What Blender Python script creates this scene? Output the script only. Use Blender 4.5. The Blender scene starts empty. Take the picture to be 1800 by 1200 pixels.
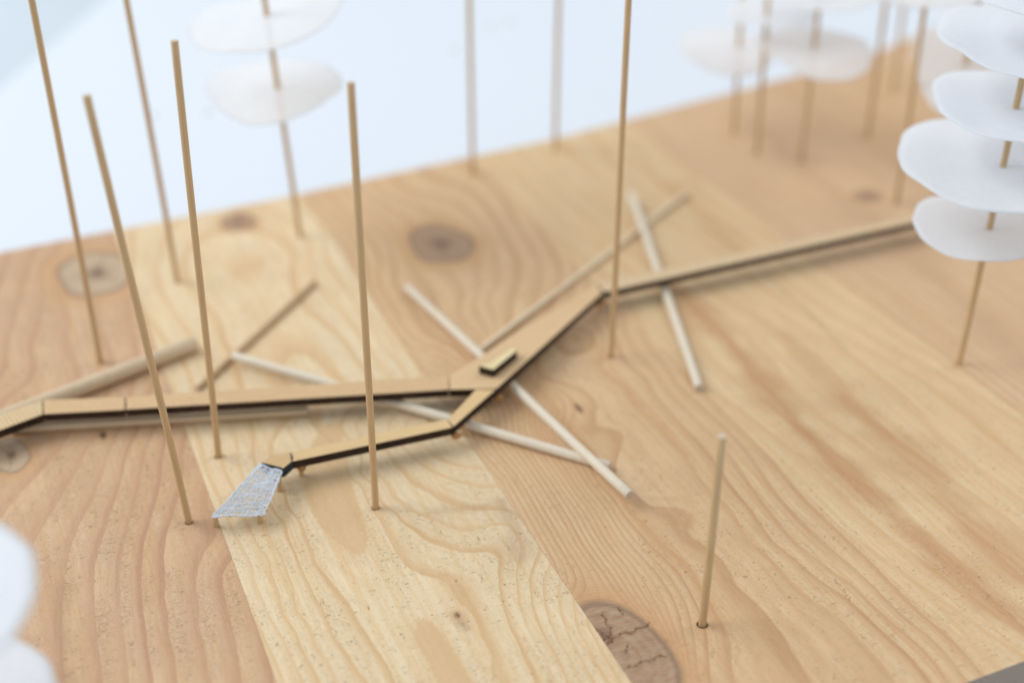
import bpy, bmesh, math, random
import numpy as np
from mathutils import Vector, Matrix
S = bpy.context.scene
S.unit_settings.system = 'METRIC'
MM = 0.001
# ---------------------------------------------------------------- camera
cam_d = bpy.data.cameras.new('camera'); cam = bpy.data.objects.new('camera', cam_d)
S.collection.objects.link(cam); S.camera = cam
cam.location = (0, 0, 0.25)
cam.rotation_euler = (math.radians(90-32.3), 0, math.radians(-23.8))
cam_d.sensor_width = 36; cam_d.lens = 47.5
cam_d.clip_start = 0.005; cam_d.clip_end = 50
cam_d.dof.use_dof = True; cam_d.dof.focus_distance = 0.368; cam_d.dof.aperture_fstop = 4.8
# ---------------------------------------------------------------- light
w = bpy.data.worlds.new('World'); S.world = w; w.use_nodes = True
bg = w.node_tree.nodes['Background']
bg.inputs['Color'].default_value = (0.86, 0.93, 1.0, 1); bg.inputs['Strength'].default_value = 0.70
def area(name, loc, target, size, power, col):
    d = bpy.data.lights.new(name, 'AREA'); d.shape = 'RECTANGLE'; d.size = size[0]; d.size_y = size[1]
    d.energy = power; d.color = col
    o = bpy.data.objects.new(name, d); S.collection.objects.link(o); o.location = loc
    o.rotation_euler = (Vector(target)-Vector(loc)).to_track_quat('-Z', 'Y').to_euler()
    return o
area('window_light', (-1.0, 1.15, 1.25), (0.16, 0.36, 0), (1.3, 1.0), 24.5, (0.92, 0.96, 1.0))
area('room_light', (1.5, 0.5, 0.9), (0.16, 0.36, 0), (0.9, 0.9), 6.0, (1.0, 0.985, 0.96))
S.view_settings.view_transform = 'Standard'; S.view_settings.look = 'None'
S.view_settings.exposure = 0.0; S.view_settings.gamma = 1.0
S.render.engine = 'CYCLES'
# ---------------------------------------------------------------- helpers
def link(name, verts, faces, mats, parent=None, origin=(0, 0, 0), smooth=False, slots=None):
    """verts in millimetres, world axes; origin in mm"""
    ox, oy, oz = origin
    me = bpy.data.meshes.new(name)
    me.from_pydata([((x-ox)*MM, (y-oy)*MM, (z-oz)*MM) for x, y, z in verts], [], faces)
    for m in (mats if isinstance(mats, (list, tuple)) else [mats]): me.materials.append(m)
    if slots is not None: me.polygons.foreach_set('material_index', slots)
    if smooth: me.polygons.foreach_set('use_smooth', [True]*len(me.polygons))
    me.update()
    o = bpy.data.objects.new(name, me); S.collection.objects.link(o)
    if parent is not None:
        o.parent = parent
        px, py, pz = parent['org'] if 'org' in parent else (0, 0, 0)
        o.location = ((ox-px)*MM, (oy-py)*MM, (oz-pz)*MM)
    else:
        o.location = (ox*MM, oy*MM, oz*MM)
    return o
def root(name, org, label, cat, group=None):
    o = bpy.data.objects.new(name, None); S.collection.objects.link(o)
    o.empty_display_size = 0.01
    o.location = [c*MM for c in org]; o['org'] = [float(c) for c in org]
    tag(o, label, cat, group); return o
def tag(o, label, cat, group=None):
    o['label'] = label; o['category'] = cat
    if group: o['group'] = group
def tube(p0, p1, r, n=20, bev=0.12, taper=1.0, wob=0.0, seed=0):
    """solid round rod from p0 to p1 with softened cut ends"""
    p0, p1 = Vector(p0), Vector(p1); d = (p1-p0); L = d.length; d.normalize()
    a = d.orthogonal().normalized(); b = d.cross(a)
    rnd = random.Random(seed); ph = rnd.random()*6
    st = [(0, r-bev), (bev, r)]
    k = max(2, int(L/8))
    st += [(bev+(L-2*bev)*i/k, r) for i in range(1, k)]
    st += [(L-bev, r*taper), (L, (r-bev)*taper)]
    V = []; F = []
    for s, rr in st:
        off = (a*math.sin(s*0.045+ph)+b*math.cos(s*0.033+ph))*wob
        for i in range(n):
            t = 2*math.pi*i/n
            V.append(tuple(p0+d*s+off+(a*math.cos(t)+b*math.sin(t))*rr))
    for j in range(len(st)-1):
        for i in range(n):
            F.append((j*n+i, j*n+(i+1) % n, (j+1)*n+(i+1) % n, (j+1)*n+i))
    V.append(tuple(sum((Vector(V[i]) for i in range(n)), Vector())/n)); c0 = len(V)-1
    m = (len(st)-1)*n
    V.append(tuple(sum((Vector(V[m+i]) for i in range(n)), Vector())/n)); c1 = len(V)-1
    for i in range(n):
        F.append((c0, (i+1) % n, i)); F.append((c1, m+i, m+(i+1) % n))
    slots = [0]*(len(F)-2*n)+[1]*(2*n)
    return V, F, slots
def blob(c, r, seed=0, sq=0.6):
    bm = bmesh.new(); bmesh.ops.create_icosphere(bm, subdivisions=2, radius=1)
    rnd = random.Random(seed); ph = [rnd.random()*6 for _ in range(4)]
    V = [(c[0]+v.co.x*r*(1+.22*math.sin(3*v.co.y+ph[0])), c[1]+v.co.y*r*(1+.22*math.sin(2.6*v.co.x+ph[1])), c[2]+v.co.z*r*sq) for v in bm.verts]
    F = [tuple(v.index for v in f.verts) for f in bm.faces]; bm.free(); return V, F
# ---------------------------------------------------------------- node helper
class NT:
    def __init__(s, name):
        s.m = bpy.data.materials.new(name); s.m.use_nodes = True; s.t = s.m.node_tree
        s.t.nodes.clear(); s.out = s.t.nodes.new('ShaderNodeOutputMaterial')
    def n(s, typ, ins=None, **kw):
        nd = s.t.nodes.new('ShaderNode'+typ)
        for k, v in kw.items(): setattr(nd, k, v)
        for k, v in (ins or {}).items():
            sock = nd.inputs[k]
            if isinstance(v, bpy.types.NodeSocket): s.t.links.new(v, sock)
            else: sock.default_value = v
        return nd
    def math(s, op, a, b=0.0, c=0.0, clamp=False):
        return s.n('Math', {0: a, 1: b, 2: c}, operation=op, use_clamp=clamp).outputs[0]
    def mix(s, f, a, b, mode='MIX'):
        nd = s.n('Mix', {0: f, 6: a, 7: b}, data_type='RGBA', blend_type=mode); return nd.outputs[2]
    def ramp(s, v, pts, interp='LINEAR'):
        nd = s.n('ValToRGB', {0: v}); cr = nd.color_ramp; cr.interpolation = interp
        while len(cr.elements) < len(pts): cr.elements.new(0.5)
        for e, (p, c) in zip(cr.elements, pts):
            e.position = p; e.color = c if isinstance(c, tuple) else (c, c, c, 1)
        return nd.outputs[0]
    def pos(s, scale, rot=(0, 0, 0), src='Object'):
        tc = s.n('TexCoord').outputs[src]
        return s.n('Mapping', {0: tc, 2: rot, 3: tuple(v*1000 for v in scale)}).outputs[0]
    def noise(s, vec, scale=1.0, detail=3, rough=.5, dist=0.0):
        return s.n('TexNoise', {'Vector': vec, 'Scale': scale, 'Detail': detail, 'Roughness': rough, 'Distortion': dist}).outputs[0]
    def attr(s, name): return s.n('Attribute', attribute_name=name).outputs['Fac']
    def done(s, bsdf): s.t.links.new(bsdf, s.out.inputs[0]); return s.m
def C4(r, g, b): return (r, g, b, 1)
def srgb(r, g, b, k=1.0):
    f = lambda c: ((c/255+.055)/1.055)**2.4*k
    return (f(r), f(g), f(b), 1)
# ---------------------------------------------------------------- materials
def wood(name, early, late, amount, stainc=(0.36, 0.20, 0.10, 1), fuzz=1.0, pink=0.3, seedoff=0.0, knotc=None, start=.45, hair=1.0, rib=1.0, fine=3.0, fineamt=.3):
    t = NT(name)
    p = t.pos((1, 1, 1))
    p = t.n('VectorMath', {0: p, 1: (seedoff, seedoff*1.7, 0)}, operation='ADD').outputs[0]
    def sc(x, y): return t.n('VectorMath', {0: p, 1: (x, y, 1)}, operation='MULTIPLY').outputs[0]
    ring = t.attr('ring'); knot = t.attr('knot'); halo = t.attr('halo'); kr = t.attr('kring')
    n1 = t.noise(sc(.16, .05), 1, 2); n2 = t.noise(sc(1.6, .5), 1, 2)
    r = t.math('ADD', ring, t.math('MULTIPLY', t.math('SUBTRACT', n1, .5), .16))
    r = t.math('ADD', r, t.math('MULTIPLY', t.math('SUBTRACT', n2, .5), .07))
    f = t.math('FRACT', r)
    prof = t.ramp(f, [(0, .08), (.07, 0), (start, .08), (start*.4+.55, .55), (.90, .85), (.955, 1.0), (1.0, .10)])
    per = t.n('TexWhiteNoise', {'W': t.math('FLOOR', r)}, noise_dimensions='1D').outputs[0]
    prof = t.math('MULTIPLY', prof, t.math('MULTIPLY_ADD', per, .4, .75))
    patch = t.math('MULTIPLY_ADD', t.noise(sc(.05, .02), 1, 2), .9, .65)
    lw = t.math('MULTIPLY', t.math('MULTIPLY', prof, patch), amount, clamp=True)
    f2 = t.math('FRACT', t.math('MULTIPLY', t.math('ADD', r, t.math('MULTIPLY', t.noise(sc(.35, .03), 1, 2), .25)), fine))
    prof2 = t.math('MULTIPLY', t.ramp(f2, [(0, .3), (.12, 0), (.5, .15), (.9, 1.0), (1.0, .3)]), t.ramp(t.noise(sc(.12, .02), 1, 2), [(.40, .05), (.62, 1.0)]))
    lw = t.math('ADD', lw, t.math('MULTIPLY', prof2, fineamt), clamp=True)
    lw = t.math('MULTIPLY', lw, t.math('MULTIPLY_ADD', t.noise(sc(2.5, .12), 1, 3, .65), .8, .62), clamp=True)
    lw = t.math('MULTIPLY', lw, t.math('SUBTRACT', 1.0, knot))
    flat = t.attr('flat')
    lw = t.math('MAXIMUM', lw, t.math('MULTIPLY', flat, .72))
    # base colour with slow drift and streaks
    streak = t.noise(sc(.5, .012), 1, 4, .6)
    blotch = t.noise(sc(.035, .016), 1, 3, .55)
    pinkc = (early[0]*.97, early[1]*.86, early[2]*.82, 1)
    c = t.mix(t.math('MULTIPLY', t.ramp(blotch, [(.35, 0.0), (.65, 1.0)]), pink), early, pinkc)
    dark = (early[0]*.90, early[1]*.76, early[2]*.58, 1)
    c = t.mix(t.math('MULTIPLY', t.ramp(streak, [(.42, 0.0), (.68, 1.0)]), .75), c, dark)
    lite = (min(early[0]*1.10, .9), early[1]*1.12, early[2]*1.16, 1)
    c = t.mix(t.math('MULTIPLY', t.ramp(t.noise(sc(.33, .02), 3.1, 3, .6), [(.5, 0.0), (.75, 1.0)]), .5), c, lite)
    c = t.mix(lw, c, late)
    c = t.mix(t.math('MULTIPLY', t.attr('stain'), t.math('MULTIPLY_ADD', t.noise(sc(.6, .05), 1, 3), .9, .35), clamp=True), c, stainc)
    # fine fibres
    fib = t.noise(sc(5.5, .35), 1, 3, .65)
    c = t.mix(t.ramp(fib, [(.3, .16), (.5, 0.0)]), c, C4(.30, .19, .10))
    c = t.mix(t.ramp(fib, [(.55, 0.0), (.8, .22)]), c, C4(.92, .84, .70))
    # torn fibres of the sawn earlywood: mottling, short hooked dashes, hairs along the grain, dots
    dens = t.ramp(t.noise(sc(.06, .045), 1, 3), [(.36, .25), (.56, 1.0)])
    notlate = t.math('SUBTRACT', 1.0, t.ramp(lw, [(.15, 0.0), (.5, .85)]))
    notlate = t.math('MULTIPLY', notlate, t.math('SUBTRACT', 1.0, knot))
    notlate = t.math('MULTIPLY', notlate, t.math('SUBTRACT', 1.0, flat))
    dn = t.math('MULTIPLY', dens, notlate)
    warp = t.n('VectorMath', {0: sc(1, 1), 1: t.n('TexNoise', {'Vector': sc(.7, .7), 'Scale': 1.0, 'Detail': 2}).outputs[1]}, operation='ADD').outputs[0]
    def wsc(x, y): return t.n('VectorMath', {0: warp, 1: (x, y, 1)}, operation='MULTIPLY').outputs[0]
    mott = t.ramp(t.noise(wsc(1.1, 2.2), 1.2, 5, .75), [(.47, 0.0), (.66, 1.0)])
    c = t.mix(t.math('MULTIPLY', t.math('MULTIPLY', mott, dn), .42*fuzz, clamp=True), c, (early[0]*.74, early[1]*.66, early[2]*.56, 1))
    mlite = t.ramp(t.noise(wsc(1.3, 1.0), 1.3, 4, .7), [(.52, 0.0), (.70, 1.0)])
    c = t.mix(t.math('MULTIPLY', t.math('MULTIPLY', mlite, dn), .35*fuzz, clamp=True), c, (min(early[0]*1.15, .92), early[1]*1.16, early[2]*1.18, 1))
    dash = t.ramp(t.noise(wsc(.75, 2.3), 1.0, 3, .6), [(.605, 0.0), (.665, 1.0)])
    dash = t.math('MULTIPLY', t.math('MULTIPLY', dash, dn), t.ramp(t.noise(sc(.35, .35), 1, 1), [(.42, 0.0), (.55, 1.0)]))
    hairv = t.ramp(t.noise(wsc(2.6, .28), 1.0, 2, .5), [(.67, 0.0), (.71, 1.0)])
    hairv = t.math('MULTIPLY', t.math('MULTIPLY', hairv, notlate), t.ramp(t.noise(sc(.5, .25), 1, 1), [(.50, 0.0), (.58, 1.0)]))
    vd = t.n('TexVoronoi', {'Vector': wsc(.36, .30), 'Scale': 1.0}); vs = t.n('SeparateColor', {0: vd.outputs[1]}).outputs
    dsz = t.math('MULTIPLY_ADD', vs[0], .11, .03)
    dots = t.math('MULTIPLY', t.math('SMOOTH_MIN', t.math('DIVIDE', t.math('SUBTRACT', dsz, vd.outputs[0]), .03), 1.0, .1), t.ramp(vs[1], [(.55, 0.0), (.6, 1.0)]), clamp=True)
    speck = t.math('MAXIMUM', t.math('MULTIPLY', dash, fuzz), t.math('MAXIMUM', t.math('MULTIPLY', hairv, .8*hair), t.math('MULTIPLY', dots, .9*hair)), clamp=True)
    c = t.mix(t.math('MULTIPLY', speck, .66, clamp=True), c, C4(.26, .145, .06))
    # knots
    hc = t.mix(t.noise(sc(.5, .3), 1, 2), C4(.50, .255, .105), C4(.66, .38, .175))
    c = t.mix(t.math('MULTIPLY', halo, .72, clamp=True), c, hc)
    krf = t.math('FRACT', t.math('ADD', kr, t.math('MULTIPLY', t.noise(sc(.5, .4), 1, 2), .8)))
    kc0 = knotc or C4(.41, .25, .145)
    kc1 = (kc0[0]*.66, kc0[1]*.58, kc0[2]*.55, 1)
    kc = t.mix(t.ramp(krf, [(.1, 0.0), (.8, .45), (1.0, 0.0)]), kc0, kc1)
    kc = t.mix(t.ramp(t.noise(sc(.25, .9), 1, 3), [(.4, 0.0), (.75, .55)]), kc, C4(.50, .38, .26))
    kc = t.mix(t.math('MULTIPLY', t.attr('core'), t.math('MULTIPLY_ADD', t.noise(sc(.4, .3), 1, 3), 1.2, .1), clamp=True), kc, C4(.17, .085, .045))
    kc = t.mix(t.math('MULTIPLY', t.attr('rim'), .6, clamp=True), kc, C4(.19, .105, .065))
    c = t.mix(knot, c, kc)
    c = t.mix(t.math('MULTIPLY', t.attr('rim'), .40, clamp=True), c, C4(.20, .115, .07))
    c = t.mix(t.math('MULTIPLY', t.attr('core'), t.math('SUBTRACT', .9, knot), clamp=True), c, C4(.12, .06, .03))
    cr = t.attr('crack')
    crn = t.math('MULTIPLY', cr, t.ramp(t.noise(sc(1.5, 1.5), 1.3, 3), [(.50, .0), (.60, 1.0)]), clamp=True)
    c = t.mix(t.math('MULTIPLY', crn, .85), c, C4(.24, .095, .025))
    # relief
    rip = t.n('TexWave', {'Vector': t.n('Mapping', {0: p, 2: (0, 0, math.radians(13)), 3: (1, 1, 1)}).outputs[0], 'Scale': .26, 'Distortion': 1.2, 'Detail': 1, 'Detail Scale': .3}, wave_type='BANDS', bands_direction='Y').outputs[1]
    ripm = t.ramp(t.noise(sc(.045, .03), 1, 2), [(.42, .1), (.62, 1.0)])
    ripm = t.math('MULTIPLY', t.math('ADD', ripm, t.math('MULTIPLY', t.math('ADD', knot, halo), 1.4)), rib)
    h = t.math('MULTIPLY', t.math('MULTIPLY', rip, ripm), .030)
    h = t.math('ADD', h, t.math('MULTIPLY', fib, .055))
    h = t.math('ADD', h, t.math('MULTIPLY', t.noise(sc(1.4, .8), 1.4, 4, .7), .10))
    h = t.math('SUBTRACT', h, t.math('MULTIPLY', speck, .10))
    h = t.math('SUBTRACT', h, t.math('MULTIPLY', t.math('MULTIPLY', mott, dn), .05*fuzz))
    h = t.math('SUBTRACT', h, t.math('MULTIPLY', lw, .05))
    h = t.math('SUBTRACT', h, t.math('MULTIPLY', crn, .3))
    bp = t.n('Bump', {'Strength': .75, 'Distance': .001, 'Height': h}).outputs[0]
    b = t.n('BsdfPrincipled', {'Base Color': c, 'Roughness': t.math('MULTIPLY_ADD', lw, -.12, .54), 'Normal': bp})
    b.inputs['Specular IOR Level'].default_value = .36
    return t.done(b.outputs[0])
def endgrain(name, col):
    t = NT(name); p = t.pos((1, 1, 1))
    w1 = t.n('TexWave', {'Vector': p, 'Scale': .22, 'Distortion': 6, 'Detail': 2, 'Detail Scale': .05}, wave_type='RINGS', rings_direction='Y').outputs[1]
    c = t.mix(t.math('MULTIPLY', w1, .5), col, (col[0]*.6, col[1]*.55, col[2]*.5, 1))
    c = t.mix(t.ramp(t.noise(p, 3, 3), [(.4, 0.0), (.7, .4)]), c, (col[0]*.7, col[1]*.7, col[2]*.7, 1))
    b = t.n('BsdfPrincipled', {'Base Color': c, 'Roughness': .8})
    return t.done(b.outputs[0])
def rodmat(name, col, dark, gloss=.5):
    t = NT(name); p = t.pos((1, 1, 1), src='Object')
    geo = t.n('NewGeometry').outputs[0]
    q = t.n('Mapping', {0: geo, 3: (2600, 2600, 140)}).outputs[0] if 'standing' in name else t.n('Mapping', {0: geo, 3: (900, 900, 900)}).outputs[0]
    oi = t.n('ObjectInfo').outputs['Random']
    n = t.noise(q, 1, 4, .6)
    c = t.mix(t.ramp(n, [(.35, 0.0), (.7, .6)]), col, dark)
    c = t.mix(t.math('MULTIPLY', oi, .35), c, (col[0]*.86, col[1]*.80, col[2]*.72, 1))
    bp = t.n('Bump', {'Strength': .5, 'Distance': .0002, 'Height': n}).outputs[0]
    b = t.n('BsdfPrincipled', {'Base Color': c, 'Roughness': gloss, 'Normal': bp})
    b.inputs['Specular IOR Level'].default_value = .35
    return t.done(b.outputs[0])
def plain(name, col, rough=.6, var=.15, scale=1.0, bump=.0, spec=.3):
    t = NT(name); p = t.pos((1, 1, 1))
    n = t.noise(p, scale, 4, .6)
    c = t.mix(t.ramp(n, [(.3, 0.0), (.7, 1.0)]), col, tuple(v*(1-var) for v in col[:3])+(1,))
    ins = {'Base Color': c, 'Roughness': rough}
    if bump: ins['Normal'] = t.n('Bump', {'Strength': bump, 'Distance': .0003, 'Height': n}).outputs[0]
    b = t.n('BsdfPrincipled', ins); b.inputs['Specular IOR Level'].default_value = spec
    return t.done(b.outputs[0])
def plymat(name, col, ang=None, period=1.15):
    """pale laser-cut plywood; ang = direction (deg) of the strip whose top is scored crosswise"""
    t = NT(name); geo = t.n('NewGeometry').outputs[0]
    base = t.n('Mapping', {0: geo, 2: (0, 0, math.radians(-(ang or 0))), 3: (1000, 1000, 1000)}).outputs[0]
    q = t.n('VectorMath', {0: base, 1: (.09, 1.6, 1)}, operation='MULTIPLY').outputs[0]
    n = t.noise(q, 1.4, 4, .6)
    c = t.mix(t.ramp(n, [(.35, 0.0), (.7, .8)]), col, (col[0]*.88, col[1]*.82, col[2]*.72, 1))
    h = t.math('MULTIPLY', n, .2)
    if ang is not None:
        x = t.n('SeparateXYZ', {0: base}).outputs[0]
        fr = t.math('FRACT', t.math('DIVIDE', x, period))
        ln = t.ramp(fr, [(0, 1.0), (.10, 1.0), (.2, 0.0), (.92, 0.0), (1.0, 1.0)])
        ln = t.math('MULTIPLY', ln, t.ramp(t.noise(base, .5, 2), [(.35, .5), (.6, 1.0)]))
        c = t.mix(t.math('MULTIPLY', ln, .8), c, C4(.26, .13, .05))
        h = t.math('SUBTRACT', h, t.math('MULTIPLY', ln, .5))
    bp = t.n('Bump', {'Strength': .5, 'Distance': .0003, 'Height': h}).outputs[0]
    b = t.n('BsdfPrincipled', {'Base Color': c, 'Roughness': .6, 'Normal': bp})
    b.inputs['Specular IOR Level'].default_value = .25
    return t.done(b.outputs[0])
def paper(name, col, trans=.45, clear=.05):
    t = NT(name); p = t.pos((1, 1, 1))
    n = t.noise(p, .5, 5, .65)
    c = t.mix(t.ramp(n, [(.35, 0.0), (.65, 1.0)]), col, (col[0]*.96, col[1]*.965, col[2]*.97, 1))
    bp = t.n('Bump', {'Strength': .25, 'Distance': .0002, 'Height': n}).outputs[0]
    d = t.n('BsdfDiffuse', {'Color': c, 'Normal': bp}).outputs[0]
    tr = t.n('BsdfTranslucent', {'Color': c, 'Normal': bp}).outputs[0]
    m = t.n('MixShader', {0: trans, 1: d, 2: tr}).outputs[0]
    tp = t.n('BsdfTransparent', {'Color': C4(1, 1, 1)}).outputs[0]
    m = t.n('MixShader', {0: clear, 1: m, 2: tp}).outputs[0]
    return t.done(m)
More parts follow.
